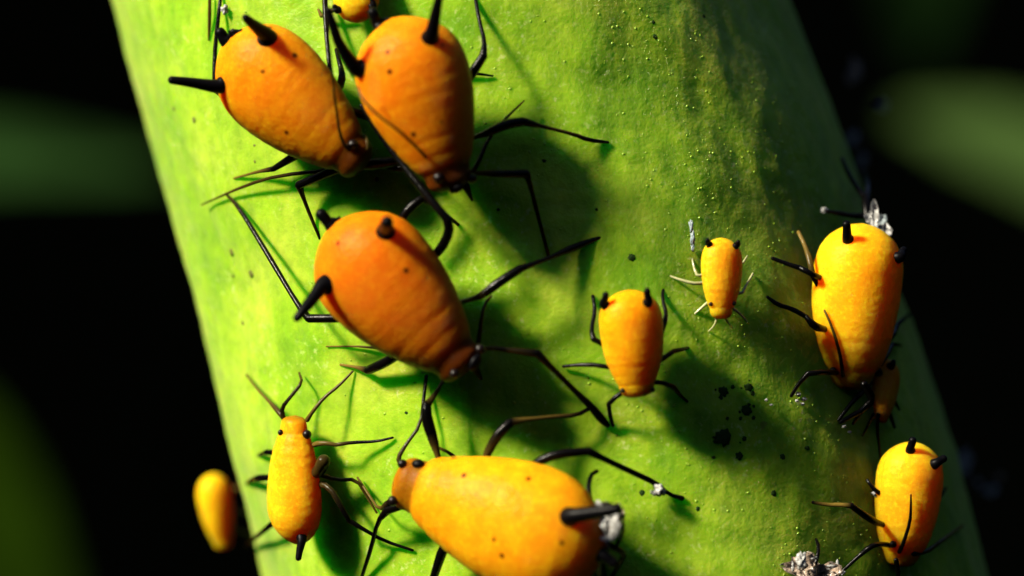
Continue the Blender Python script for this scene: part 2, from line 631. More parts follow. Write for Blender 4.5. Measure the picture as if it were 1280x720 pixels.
for (x, y, r) in [(815, 28, 2.5), (818, 46, 4), (788, 322, 5), (680, 201, 3), (623, 262, 2.5), (903, 489, 7), (935, 484, 6),
                  (932, 512, 8), (903, 546, 12), (925, 569, 5), (980, 571, 4), (968, 617, 4), (803, 616, 4), (872, 636, 3),
                  (930, 548, 3), (508, 516, 2.5), (745, 262, 2), (472, 224, 3.0), (880, 20, 3), (1010, 560, 4)]:
    blotch(x, y, r, M_SPOT, 'dark_spot', 0.55)
    if r > 5:
        for _ in range(int(r * .7)):
            blotch(x + random.gauss(0, r * .9), y + random.gauss(0, r * .9), random.uniform(1.2, 3.2), M_SPOT, 'dark_spot', .6)
for (x, y, r) in [(219, 136, 4), (288, 315, 5), (311, 342, 5), (302, 404, 3.5), (322, 182, 2.5), (322, 202, 2), (289, 345, 3), (245, 150, 4), (310, 470, 3), (345, 140, 2.5)]:
    blotch(x, y, r, M_SCAR, 'brown_scar')


# ------------------------------------------------------------------ APHIDS
ADULT = [(0, 0.0), (.012, .20), (.04, .42), (.09, .66), (.16, .86), (.24, .97), (.32, 1.0), (.42, .985), (.52, .925), (.62, .83),
         (.70, .735), (.77, .64), (.83, .545), (.875, .45), (.90, .405), (.935, .415), (.965, .375), (.988, .24), (1, 0.0)]
EGG = [(0, 0.0), (.012, .20), (.04, .42), (.09, .66), (.16, .86), (.25, .98), (.34, 1.0), (.45, .98), (.56, .92), (.66, .84), (.74, .75),
       (.80, .66), (.85, .57), (.89, .50), (.93, .475), (.965, .44), (.985, .33), (1, 0.0)]
BROAD = [(0, 0.0), (.012, .26), (.04, .50), (.09, .74), (.16, .91), (.25, .99), (.34, 1.0), (.45, .985), (.56, .95), (.66, .90),
         (.74, .84), (.81, .755), (.86, .66), (.90, .57), (.94, .51), (.97, .43), (.99, .27), (1, 0.0)]
NYMPH = [(0, 0.0), (.012, .26), (.04, .50), (.09, .74), (.16, .91), (.25, .99), (.34, 1.0), (.45, .98), (.56, .93), (.66, .86),
         (.74, .77), (.81, .68), (.86, .60), (.90, .55), (.94, .52), (.97, .44), (.99, .27), (1, 0.0)]


def interp(tab, t):
    xs = np.array([a for a, _ in tab]); ys = np.array([b for _, b in tab])
    # smooth by averaging three samples
    return float((np.interp(t - .012, xs, ys) + 2 * np.interp(t, xs, ys) + np.interp(t + .012, xs, ys)) / 4) if .03 < t < .97 else float(np.interp(t, xs, ys))


class Aphid:
    def __init__(self, name, label, group, rear, head, W, col, prof=ADULT, top=.74, bot=.54, hr=70, hh=34, headdark=1.0,
                 normal=None, depth=None, cat='aphid', seed=0, rel=1.0):
        if depth is None:
            A_ = P(rear[0], rear[1], hr); B_ = P(head[0], head[1], hh)
        else:
            A_ = at_depth(rear[0], rear[1], depth[0]); B_ = at_depth(head[0], head[1], depth[1])
        mid = A_ * .6 + B_ * .4
        n = normal or stem_normal(P((rear[0] * .6 + head[0] * .4), (rear[1] * .6 + head[1] * .4), 0))
        n = Vector(n)
        ax = (B_ - A_); Ln = ax.length; ax.normalize()
        yv = n.cross(ax).normalized(); up = ax.cross(yv).normalized()
        self.ax, self.yv, self.up, self.A, self.L = ax, yv, up, A_, Ln
        base = mid - up * (W / 100 * .62)
        self.root = thing(name, base, label, cat, group)
        W /= 100
        nr, ns = 84, 56
        verts, faces, hd = [], [], []
        for i in range(nr):
            q = i / (nr - 1)
            t = 0.5 - 0.5 * math.cos(math.pi * q) if True else q
            t = 0.6 * t + 0.4 * q if 0.02 < q < 0.98 else t
            w = interp(prof, t) * W
            ga = 0.0
            for k, g in enumerate([.10, .175, .25, .325, .40, .475, .55, .62, .70, .79, .875]):
                d = (t - g) / .011
                ga += (0.006 if k < 8 else (0.02 if k < 10 else 0.05)) * math.exp(-d * d)
            for j in range(ns):
                a = 2 * math.pi * j / ns
                ca, sa = math.cos(a), math.sin(a)
                nn = noise.noise(Vector((t * 5 + seed, ca * 1.6, sa * 1.6)))
                n3 = noise.noise(Vector((t * 16 + seed, ca * 4, sa * 4)))
                k = 1 - ga * rel * (0.55 + 1.3 * max(0, nn + .3)) + 0.016 * nn + 0.003 * n3
                # pleats along the flank
                fl = math.exp(-((abs(ca) - .86) / .10) ** 2) * (1 if sa > -0.2 else .3)
                k -= 0.007 * rel * fl * (0.5 + 0.5 * math.cos(t * 2 * math.pi / .075))
                y = w * k * ca
                z = w * k * sa * (top if sa > 0 else bot)
                p = A_ + ax * (t * Ln) + yv * y + up * z
                verts.append(p)
                h = min(1, max(0, (t - (.845 if prof is ADULT else (.945 if prof is EGG else .87))) / .05))
                h += 0.22 * min(1, max(0, (t - .60) / .25))
                hd.append(min(1, h) * headdark)
        for i in range(nr - 1):
            for j in range(ns):
                faces.append((i * ns + j, i * ns + (j + 1) % ns, (i + 1) * ns + (j + 1) % ns, (i + 1) * ns + j))
        self.body = mesh_obj('body', verts, faces, M_BODY, self.root, attr=('head', hd))
        self.body.color = (*col, 1)
        self.body.pass_index = 1 if prof is ADULT else 0   # only grown ones carry dark dots
        self.bvh = BVHTree.FromPolygons([tuple(v) for v in verts], faces)
        self.W = W

    def hit(self, px, py):
        """The point of the body seen at that place; the nearest one when the look goes past it."""
        r = ray(px, py).normalized()
        loc, nor, i, d = self.bvh.ray_cast(CAM, r)
        if loc is None:
            mid = self.A + self.ax * self.L * .4
            loc, nor, i, d = self.bvh.find_nearest(at_depth(px, py, mid.y))
        return loc, nor

    def horn(self, base, tip, r0=7.5, r1=4, lift=10, mid=None, name='cornicle', mat=None):
        b, n = self.hit(*base)
        pts = [(b - n * 0.05, r0 * 1.35), (b + n * 0.01, r0 * 1.25), (b + n * 0.05, r0)]
        if mid:
            pts.append((at_depth(mid[0], mid[1], b.y - lift / 200), (r0 + r1) / 2 * .95))
        t = at_depth(tip[0], tip[1], b.y - lift / 100)
        pts.append((b * .35 + t * .65 if not mid else at_depth((mid[0] + tip[0]) / 2, (mid[1] + tip[1]) / 2, b.y - lift / 130), (r0 + 2 * r1) / 3))
        pts.append((t, r1))
        return tube(name, self.root, pts, mat or M_BLACK, wob=.06, n=14)

    def knob(self, name, px, r, mat, scale=(1, 1, 1), out=0.3):
        c, n = self.hit(*px)
        v, f = ball_geo(c + n * (r / 100 * out), r / 100, seed=px[0], amp=.12, sub=2, scale=scale, basis=frame_from(n))
        return mesh_obj(name, v, f, mat, self.root)

    def eye(self, px, r=5):
        return self.knob('eye', px, r, M_EYE)

    def feeler(self, pts, mat=None):
        return tube('antenna', self.root, pts, mat, wob=.1, n=8)

    def legs(self, *specs, mat=None):
        for up, lo in specs:
            leg(self.root, up, lo, mat)


BIG = 'large orange adult aphids on the stem'
SMALL = 'small yellow young aphids on the stem'
ORANGE = (0.70, 0.245, 0.003)

# --- top left adult
a = Aphid('aphid', 'plump orange aphid at the top left, its left horn jutting out past its round rear', BIG,
          (282, 50), (457, 209), 63, ORANGE, hr=80, hh=54, seed=1)
a.horn((276, 107), (214, 100), 7.5, 4.5, lift=18)
a.horn((334, 47), (307, 22), 9, 4.5, lift=42)
a.horn((283, 50), (275, 40), 7, 6, lift=4, name='cauda')
a.horn((292, 43), (302, 38), 3.5, 2, lift=4, name='cauda_tip')
a.eye((441, 181), 6)
a.feeler([(447, 190, 62, 2.6, .25), (432, 186, 78, 2.0, .2), (424, 165, 96, 1.8, .15), (421, 140, 112, 1.6), (417, 112, 118, 1.3)])
a.feeler([(440, 206, 36, 3, .2), (410, 213, 30, 2.6, 0), (350, 219, 24, 2.2, .1), (308, 231, 16, 2.0, .2), (252, 256, 8, 1.1, .4)])
a.feeler([(446, 205, 56, 3.0, .35), (459, 190, 66, 2.4, .3), (459, 172, 60, 2.2, .2), (450, 166, 44, 1.8, .15)])
a.legs(([(320, 128, 30, 4), (290, 128, 32, 4), (269, 112, 34, 3.4)], [(268, 72, 22, 2.6), (272, 30, 12, 2.4), (276, -6, 3, 2.2)]),
       ([(395, 180, 32, 4.5), (378, 189, 34, 5), (342, 211, 24, 3.6)], [(320, 215, 14, 1.8, .55), (293, 223, 3, 1.6, .7)]),
       ([(442, 204, 30, 4.5), (415, 214, 30, 5), (374, 231, 30, 4.6)], [(378, 244, 22, 2.4, .2), (388, 270, 10, 2.2, .2), (400, 298, 3, 2)]),
       ([(445, 206, 28, 5), (470, 205, 28, 6.4), (506, 200, 26, 5.4)], [(530, 195, 14, 3), (555, 190, 3, 2.4)]),
       ([(425, 108, 28, 4, .6), (428, 96, 28, 4), (426, 84, 20, 3)], [(420, 62, 3, 2)]))
tube('antenna', a.root, [(418, 112, 100, 1.2), (412, 60, 112, 1.0), (408, 20, 116, 0.9)])

# --- top middle adult
a = Aphid('aphid', 'orange aphid at the top centre, head down, with two long upward horns', BIG,
          (490, 22), (567, 238), 63.5, (0.68, 0.22, 0.003), hr=90, hh=66, seed=2, headdark=1.0)
a.horn((450, 86), (410, 12), 8.5, 4.2, lift=34, mid=(424, 56))
a.horn((538, 47), (550, -8), 8, 4.2, lift=34)
a.horn((470, 28), (466, 15), 6, 6.2, lift=4, name='cauda')
a.horn((476, 26), (485, 23), 3.4, 2, lift=2, name='cauda_tip')
a.eye((549, 222), 6.5); a.eye((588, 222), 6)
a.knob('rostrum', (570, 234), 6, M_BLACK, scale=(1, 1.5, .8))
tube('rostrum_tip', a.root, [(582, 232, 28, 4.5), (587, 243, 22, 3), (590, 250, 16, 1.6)], M_BLACK)
a.feeler([(552, 216, 64, 3.0, .15), (536, 200, 92, 1.9, .06), (517, 180, 122, 1.7, .06), (497, 162, 144, 1.6, .06), (472, 144, 146, 1.5, .06), (452, 123, 140, 1.3, .1), (447, 108, 134, 1.1, .1)])
a.feeler([(590, 216, 40, 3), (597, 205, 42, 2.8), (611, 172, 34, 2.2), (632, 148, 24, 1.7, .3), (655, 126, 14, 1.0, .6)])
a.legs(([(480, 152, 34, 5), (458, 144, 44, 5.2), (420, 134, 58, 4.2)], [(417, 120, 54, 2.8), (409, 60, 36, 2.6), (406, 0, 14, 3.4), (405, -30, 4, 2.2)]),
       ([(573, 118, 32, 4), (584, 101, 36, 5), (604, 70, 40, 4.5)], [(606, 52, 32, 2.6), (599, 26, 18, 2.4), (594, -4, 4, 2.2)]),
       ([(575, 178, 30, 3, .6), (592, 172, 34, 2.8, .5), (612, 165, 40, 4.2), (633, 155, 42, 5.4), (654, 152, 40, 4.6)], [(682, 159, 28, 2.0, .35), (718, 168, 16, 2.2, .3), (735, 175, 8, 3), (760, 178, 2, 1.8)]),
       ([(578, 217, 34, 3, .6), (600, 216, 38, 3, .5), (625, 217, 42, 4.4), (658, 217, 42, 4.4)], [(663, 232, 34, 2.9, .1), (672, 268, 18, 2.6), (686, 321, 3, 2.2)]),
       ([(520, 205, 26, 4.5), (500, 212, 26, 4.5), (478, 206, 20, 3.5)], [(462, 198, 3, 2)]))

# --- middle adult
a = Aphid('aphid', 'deep red orange aphid in the middle of the stem, lying aslant, head down right', BIG,
          (413, 282), (586, 465), 70, (0.64, 0.17, 0.003), hr=94, hh=66, seed=3, headdark=1.0)
a.horn((482, 289), (484, 277), 8.5, 6.5, lift=52)
a.horn((407, 356), (371, 398), 9, 4.5, lift=26, mid=(392, 372))
a.horn((410, 278), (401, 267), 6, 6.4, lift=4, name='cauda')
a.horn((414, 276), (424, 272), 3.6, 2, lift=2, name='cauda_tip')
a.eye((598, 437), 6.5); a.eye((568, 466), 6)
a.knob('rostrum', (592, 452), 8, M_BLACK, scale=(1, 1.4, .7))
tube('rostrum_tip', a.root, [(592, 458, 26, 5), (598, 467, 20, 3.4), (602, 474, 14, 1.6)], M_BLACK)
a.feeler([(598, 430, 40, 3, .2), (602, 395, 40, 2.3), (606, 380, 36, 2.0, .1), (614, 370, 32, 1.6, .3)])
a.feeler([(560, 466, 36, 2.6), (530, 452, 24, 2.2, .2), (500, 441, 15, 1.9, .3), (462, 433, 9, 1.4, .5), (408, 433, 5, .9, .7)])
a.legs(([(450, 392, 36, 4.5), (426, 398, 46, 5), (386, 398, 54, 4.4)], [(374, 384, 50, 3), (330, 310, 28, 3.2), (298, 258, 12, 2.8), (282, 242, 3, 1.8, .3)]),
       ([(535, 325, 40, 4.5), (551, 312, 50, 5), (562, 290, 62, 5), (559, 274, 70, 4.6)], [(545, 258, 70, 4.6), (522, 229, 64, 4.6), (490, 189, 52, 3.8), (462, 150, 52, 3.2), (452, 132, 52, 2.6)]),
       ([(507, 290, 38, 4), (500, 276, 44, 5), (512, 260, 44, 5), (528, 248, 40, 4.5)], [(542, 256, 24, 2.4), (573, 281, 2, 2)]),
       ([(575, 378, 38, 3, .6), (590, 374, 40, 2.8, .5), (603, 369, 44, 4.2), (625, 352, 46, 5.2), (650, 336, 44, 4.2)], [(672, 328, 32, 2.6), (692, 320, 22, 2.8), (718, 309, 10, 4.2), (750, 297, 2, 2.6)]),
       ([(590, 440, 36, 3, .5), (610, 434, 38, 2.8, .5), (640, 438, 42, 3.6, .1), (672, 442, 42, 4.6)], [(690, 460, 34, 3.2), (720, 490, 20, 3), (738, 507, 12, 4.2), (752, 524, 3, 5), (760, 532, 2, 3)]),
       ([(520, 430, 30, 4.5), (503, 439, 30, 5.2), (482, 453, 24, 5.2), (460, 463, 16, 4.4)], [(446, 459, 8, 1.8, .7), (426, 456, 2, 1.7, .8)]))

# --- bottom adult
a = Aphid('aphid', 'large orange aphid at the bottom edge, facing left, dusted with pale flecks', BIG,
          (754, 696), (494, 598), 73, (0.80, 0.34, 0.004), hr=92, hh=58, seed=4, headdark=.75)
a.horn((712, 646), (772, 636), 8.5, 6, lift=26)
a.horn((752, 694), (768, 704), 7, 6, lift=4, name='cauda')
a.eye((504, 581), 5.5); a.eye((493, 625), 6)
a.knob('antenna_base', (523, 581), 5.5, M_BLACK, scale=(1.4, 1, .8))
a.feeler([(502, 580, 40, 3.6), (497, 573, 40, 3, .2), (508, 555, 34, 2.2, .1), (526, 531, 24, 2, .1), (530, 495, 12, 2.2), (533, 470, 4, 2.2)])
a.feeler([(495, 627, 38, 4), (486, 628, 36, 4), (474, 638, 26, 2, .4), (462, 620, 14, 1.6, .5), (447, 597, 5, 1.4, .5)])
a.legs(([(552, 588, 36, 3.4, .8), (548, 572, 40, 3.4, .6), (541, 548, 44, 5.2), (533, 522, 46, 6), (533, 507, 44, 5)], [(541, 497, 36, 2.8, .6), (551, 482, 24, 2.6, .6), (558, 466, 6, 2, .6)]),
       ([(600, 590, 40, 3, .7), (607, 571, 46, 4, .3), (620, 546, 52, 5.2), (638, 528, 50, 4.6)], [(662, 524, 38, 2.4, .7), (690, 521, 28, 2.4, .4), (721, 519, 16, 3.0), (738, 510, 8, 2.4)]),
       ([(655, 596, 44, 4.6), (670, 578, 54, 4.8), (697, 567, 58, 4.6), (736, 564, 54, 4.2)], [(760, 576, 40, 3.2), (790, 590, 24, 3.4), (820, 604, 10, 3.6), (836, 618, 4, 2.4), (853, 623, 2, 3)]),
       ([(530, 622, 34, 3.6), (510, 629, 38, 4.2), (484, 638, 36, 4.6)], [(472, 652, 26, 2.4), (464, 685, 12, 2.6), (452, 722, 3, 2.2)]),
       ([(570, 662, 36, 4.5), (555, 682, 38, 5.4), (540, 728, 24, 4)], [(534, 760, 3, 2.6)]),
       ([(549, 560, 28, 1.8, .4), (562, 566, 22, 2.2), (574, 577, 14, 2.6)], [(586, 592, 4, 2)]))

# --- small one under the middle pair
a = Aphid('aphid', 'small orange aphid head down at the centre right of the stem, two stubby horns upright', SMALL,
          (785, 362), (797, 497), 36, (0.82, 0.35, 0.004), NYMPH, hr=46, hh=30, seed=5, headdark=.35, top=.85)
a.horn((757, 382), (757, 368), 4.6, 3.6, lift=10)
a.horn((809, 379), (809, 363), 4.6, 3.6, lift=10)
a.eye((779, 488), 3); a.eye((815, 487), 3)
a.feeler([(779, 486, 26, 1.8), (765, 462, 24, 1.6, .3), (755, 442, 20, 1.2, .4)])
a.legs(([(772, 440, 26, 3), (757, 432, 30, 3.2), (742, 424, 30, 3.4)], [(739, 412, 22, 2.6), (744, 388, 10, 2.4), (741, 370, 3, 2)]),
       ([(815, 440, 26, 3), (824, 424, 30, 3.4), (831, 402, 28, 3.2)], [(833, 392, 22, 2.4), (828, 374, 12, 2.2), (829, 358, 3, 1.8)]),
       ([(778, 462, 24, 2.8), (762, 459, 24, 3), (742, 456, 18, 2.8)], [(722, 456, 8, 2.2), (704, 458, 2, 1.8)]),
       ([(812, 458, 24, 2.8), (826, 450, 26, 3.2), (842, 439, 18, 3)], [(860, 435, 2, 2)]),
       ([(785, 488, 24, 2.8), (772, 494, 24, 3), (761, 505, 18, 2.8)], [(762, 516, 8, 2.6), (766, 532, 2, 2.2)]),
       ([(808, 480, 24, 2.8), (825, 477, 24, 3.2), (842, 484, 16, 3)], [(850, 494, 6, 2.2), (859, 502, 2, 1.8)]))

# --- tiny one with pale legs
a = Aphid('aphid', 'tiny yellow aphid with pale glassy legs, right of the stubby horned one', SMALL,
          (902, 297), (901, 399), 25, (0.86, 0.42, 0.010), NYMPH, hr=30, hh=22, seed=6, headdark=0.1, top=.8)
a.horn((887, 306), (884, 300), 3.2, 2.4, lift=6); a.horn((919, 308), (923, 302), 3.2, 2.4, lift=6)
a.eye((889, 380), 2.6); a.eye((917, 379), 2.8)
a.legs(([(888, 352, 14, 2), (870, 355, 16, 2.2), (858, 352, 14, 1.8)], [(842, 347, 7, 1.4), (829, 341, 2, 1)]),
       ([(916, 362, 14, 2), (927, 368, 14, 2), (932, 358, 12, 1.6)], [(941, 342, 2, 1.4)]),
       ([(889, 374, 14, 1.8), (878, 384, 10, 1.6), (864, 396, 3, 1)], None),
       ([(914, 384, 12, 1.8), (925, 392, 8, 1.5), (934, 402, 2, 1)], None),
       ([(886, 340, 14, 1.8), (872, 346, 14, 1.8), (868, 336, 10, 1.4)], [(864, 318, 2, 1)]), 
       ([(917, 335, 14, 1.8), (928, 330, 12, 1.6), (934, 320, 2, 1)], None), mat=M_GLASSLEG)
tube('antenna', a.root, [(896, 398, 20, 1.3), (893, 407, 14, 1.0), (886, 414, 5, .8)], M_GLASSLEG)
tube('antenna', a.root, [(907, 398, 20, 1.3), (911, 405, 14, 1.0), (916, 410, 5, .8)], M_GLASSLEG)

# --- upright yellow one, lower left
a = Aphid('aphid', 'yellow aphid at the lower left facing up, its feelers spread above its head', SMALL,
          (374, 681), (369, 519), 38, (0.88, 0.44, 0.008), EGG, hr=44, hh=32, seed=7, headdark=.75, top=.9)
a.horn((377, 672), (373, 698), 5, 3.6, lift=6, name='cauda')
a.eye((383, 544), 5.4)
a.eye((352, 541), 3.6)
a.feeler([(357, 525, 34, 3.2, .3), (348, 514, 34, 3.6, .2), (335, 500, 26, 2, .5), (322, 487, 14, 1.6, .6), (308, 468, 4, 1.2, .5)])
a.feeler([(354, 522, 36, 3.2, .1), (352, 510, 36, 2.8), (364, 495, 28, 2.2, .1), (378, 478, 18, 2, .2), (374, 466, 8, 1.4, .3)])
a.feeler([(384, 525, 34, 3, .4), (391, 514, 32, 2.2, .4), (406, 496, 22, 2, .3), (424, 482, 12, 1.8, .3), (441, 464, 4, 1.2, .3)])
a.legs(([(385, 558, 30, 3.4, .8), (402, 553, 32, 3, .5), (420, 556, 26, 2.4, .3)], [(440, 553, 16, 2.2), (470, 552, 7, 1.9), (491, 547, 2, 1.4)]),
       ([(390, 592, 34, 5, .5), (398, 590, 40, 6.5, .1), (405, 576, 44, 7, .15)], [(398, 592, 34, 3.5, .4), (420, 600, 22, 2.2, .5), (446, 599, 14, 2.4, .2), (458, 620, 6, 1.6, .5), (471, 641, 2, 1.2, .4)]),
       ([(395, 604, 32, 4, .3), (412, 608, 36, 3.4, .1), (427, 634, 34, 3.6), (437, 651, 28, 3.4)], [(455, 662, 18, 2.4), (480, 676, 9, 2.3), (516, 688, 2, 1.6)]),
       ([(345, 566, 28, 3.2), (334, 565, 26, 3.6), (331, 566, 18, 3)], [(322, 570, 3, 2)]),
       ([(340, 597, 28, 3.4), (326, 597, 26, 4), (318, 599, 16, 3.4)], [(308, 604, 3, 2)]),
       ([(348, 648, 26, 3.6), (334, 660, 24, 3.4), (318, 673, 10, 2.6)], [(308, 684, 3, 2)]))

# --- bright one on the right
a = Aphid('aphid', 'bright yellow orange aphid near the right stem edge, head down, white crumbs at its rear', SMALL,
          (1079, 279), (1058, 488), 52, (0.90, 0.46, 0.008), BROAD, hr=62, hh=46, seed=8, headdark=.3, top=.9,
          normal=(-0.08, -0.99, 0.12), depth=(-3.15, -3.05))
a.horn((1060, 299), (1058, 280), 5.5, 4.6, lift=14)
a.horn((1122, 322), (1130, 312), 5.5, 4, lift=-8)
a.eye((1043, 463), 5); 
a.feeler([(Vector(a.hit(1054, 470)[0]), 2.4), (a.hit(1049, 440)[0] + Vector((0, -.05, 0)), 2.0), (a.hit(1040, 410)[0] + Vector((0, -.06, 0)), 1.7, .2), (a.hit(1030, 388)[0] + Vector((0, -.06, 0)), 1.3, .3)])
a.legs(([(1056, 358, 8, 3), (1036, 352, 14, 3.2), (1018, 344, 34, 3.6), (1000, 335, 20, 3.2)], [(984, 330, 10, 2.6), (966, 323, 2, 2.4)]),
       ([(1052, 418, 8, 3.4), (1032, 412, 14, 3.8), (1018, 408, 32, 4.4), (1008, 396, 24, 3.2)], [(990, 386, 12, 3), (972, 381, 6, 3), (959, 371, 2, 1.8)]),
       ([(1046, 466, 12, 3.2), (1028, 465, 30, 3.6), (1010, 467, 22, 3.2)], [(998, 480, 10, 2.4), (989, 495, 2, 2)]),
       ([(1102, 430, 34, 4), (1116, 420, 34, 3.6), (1122, 405, 24, 3)], [(1138, 392, 3, 2)]),
       ([(1100, 455, 34, 3.6, .5), (1108, 444, 30, 3.6, .3), (1116, 430, 20, 3)], [(1126, 432, 3, 2)]),
       ([(1080, 480, 34, 4), (1092, 500, 26, 4), (1076, 514, 18, 3.6)], [(1050, 528, 4, 2.4)]))
tube('leg', a.root, [(1040, 376, 8, 3.4), (1018, 352, 20, 3.4), (1012, 325, 20, 3.6, .4), (1006, 306, 10, 2.6, .7), (998, 290, 3, 2.2, .8)])

# --- brown one in the shade under it
a = Aphid('aphid', 'brownish orange aphid in the shade below the head of the bright one', SMALL,
          (1110, 450), (1100, 527), 20, (0.62, 0.22, 0.008), NYMPH, hr=17, hh=14, seed=9, headdark=.5)
a.horn((1098, 466), (1093, 463), 4, 3, lift=3); a.horn((1113, 458), (1117, 452), 4, 3, lift=3)
a.feeler([(1098, 518, 20, 2.4), (1096, 535, 14, 2.0), (1100, 565, 8, 1.6), (1102, 590, 3, 1.2)])
a.feeler([(1092, 518, 20, 2.2), (1086, 530, 10, 1.8), (1078, 545, 3, 1.2)])
a.legs(([(1088, 478, 14, 3), (1078, 490, 16, 3), (1064, 504, 12, 2.6)], [(1048, 525, 2, 2)]),
       ([(1090, 500, 14, 3), (1078, 512, 14, 2.8)], [(1066, 530, 2, 2)]),
       ([(1112, 496, 14, 3), (1118, 502, 12, 2.6)], [(1124, 512, 2, 2)]),
       ([(1108, 510, 14, 3), (1113, 520, 10, 2.6)], [(1118, 534, 2, 2)]))

# --- lower right one
a = Aphid('aphid', 'yellow aphid at the lower right stem edge, a dark feeler folded along its back', SMALL,
          (1143, 552), (1124, 708), 39, (0.88, 0.46, 0.010), BROAD, hr=40, hh=36, seed=10, headdark=.35, top=.9,
          normal=(-0.08, -0.99, 0.12), depth=(-3.2, -3.1))
a.horn((1138, 563), (1141, 550), 4.6, 4.4, lift=8)
a.horn((1168, 580), (1180, 573), 5, 4.4, lift=0)
a.eye((1117, 680), 4.4)
a.feeler([(a.hit(1124, 690)[0], 2.6), (a.hit(1129, 678)[0] + Vector((0, -.04, 0)), 2.2), (a.hit(1137, 652)[0] + Vector((0, -.05, 0)), 2.0), (a.hit(1138, 634)[0] + Vector((0, -.05, 0)), 1.5), (a.hit(1138, 618)[0] + Vector((0, -.05, 0)), 1.0)])
a.legs(([(1118, 660, 8, 3), (1100, 655, 12, 3.4), (1086, 648, 22, 4), (1064, 632, 24, 3.6)], [(1050, 631, 16, 2.6, 1), (1034, 631, 8, 2.4, .8), (1016, 628, 2, 2)]),
       ([(1120, 684, 8, 3), (1106, 680, 12, 3.2), (1092, 681, 28, 3.4), (1082, 688, 20, 3)], [(1068, 700, 10, 2.4), (1052, 715, 2, 2)]),
       ([(1142, 692, 28, 3.2), (1158, 690, 24, 3, .4), (1172, 680, 16, 2.6, .4)], [(1188, 668, 6, 2, .8), (1203, 657, 2, 2, .9)]),
       ([(1120, 700, 28, 3), (1122, 712, 22, 3), (1124, 730, 4, 2)], None),
       ([(1162, 630, 26, 3.4), (1174, 622, 24, 3.2), (1182, 610, 3, 2)], None),
       ([(1120, 625, 8, 3), (1096, 616, 14, 2.8), (1084, 600, 3, 2)], None))

# --- blurred one behind the left edge
a = Aphid('aphid', 'blurred yellow aphid on the far side, seen past the left edge of the stem', SMALL,
          (265, 592), (281, 686), 22, (0.92, 0.52, 0.008), NYMPH, seed=11, headdark=.1, normal=(-0.75, -0.6, 0.3), depth=(0.9, 1.0), top=1.1, bot=.9)
for (p, q) in (((290, 612), (306, 606)), ((292, 640), (310, 640)), ((290, 662), (308, 668))):
    tube('leg', a.root, [(at_depth(p[0] - 6, p[1], 1.0), 3, .6), (at_depth(p[0] + 4, p[1], .9), 3, .6), (at_depth(q[0], q[1], 1.0), 2.4, .6), (at_depth(q[0] + 26, q[1] + 6, 1.3), 2, .8)])

# --- partly seen one at the top edge
a = Aphid('aphid', 'yellow aphid cut off by the top edge above the top centre aphid', SMALL,
          (452, 28), (428, -82), 27, (0.92, 0.52, 0.010), NYMPH, hr=30, hh=24, seed=12, headdark=.1)
a.horn((465, 8), (466, -2), 3.6, 3, lift=4); a.horn((424, 12), (418, 8), 3.6, 3, lift=4)
a.legs(([(425, 10, 18, 3), (412, 14, 18, 3, .4), (402, 20, 10, 2.4, .5)], [(398, 12, 2, 1.6, .6)]),
       ([(420, -20, 18, 3), (400, -30, 16, 3)], [(385, -20, 2, 2)]),
       ([(462, -20, 18, 3), (480, -32, 16, 3)], [(495, -24, 2, 2)]))

# ------------------------------------------------------------------ crumbs, cast skins, drops


def crumb(name, label, cat, pieces, mat, group=None):
    """pieces: (px, py, h, r, scale) lumps joined as one crumpled flake."""
    c0 = P(pieces[0][0], pieces[0][1], 0)
    V, F = [], []
    for i, (x, y, h, r, sc) in enumerate(pieces):
        c = P(x, y, h)
        v, f = ball_geo(c, r / 100, seed=x * .13 + i, amp=1.2, freq=2.1, sub=3, scale=sc)
        F += [tuple(k + len(V) for k in q) for q in f]; V += v
    o = mesh_obj(name, V, F, mat, origin=c0)
    return tag(o, label, cat, group)


husk = thing('cast_skin', P(765, 665, 10), 'crumpled whitish cast skin with tangled black legs at the rear of the bottom aphid', 'cast skin')
for i, (x, y, h, r, sx, sz, mt) in enumerate([(758, 658, 92, 17, .9, 1.4, M_WAX), (766, 650, 88, 16, .9, 1.2, M_SKIN), (752, 672, 82, 13, .8, 1.3, M_WAX), (774, 654, 72, 11, .7, 1.8, M_SKIN)]):
    v, f = sheet_geo(P(x, y, h), r / 100, i + 11, sx, sz, amp=.45)
    mesh_obj('husk', v, f, mt, husk)
for pts in ([(740, 634, 70, 3), (735, 612, 56, 2.8), (738, 594, 44, 2.6), (746, 589, 36, 2.4)],
            [(770, 636, 84, 5.5), (778, 650, 72, 3), (778, 666, 60, 2.8), (772, 680, 50, 2.6)],
            [(748, 672, 62, 3), (762, 682, 56, 4), (782, 691, 44, 3.4), (774, 706, 26, 3), (764, 722, 8, 2.6)],
            [(752, 680, 60, 4), (746, 700, 40, 7), (752, 724, 14, 6)],
            [(760, 684, 50, 3), (752, 704, 30, 2.4), (748, 722, 8, 2)],
            [(740, 700, 50, 6), (730, 722, 20, 7)]):
    tube('leg', husk, pts)

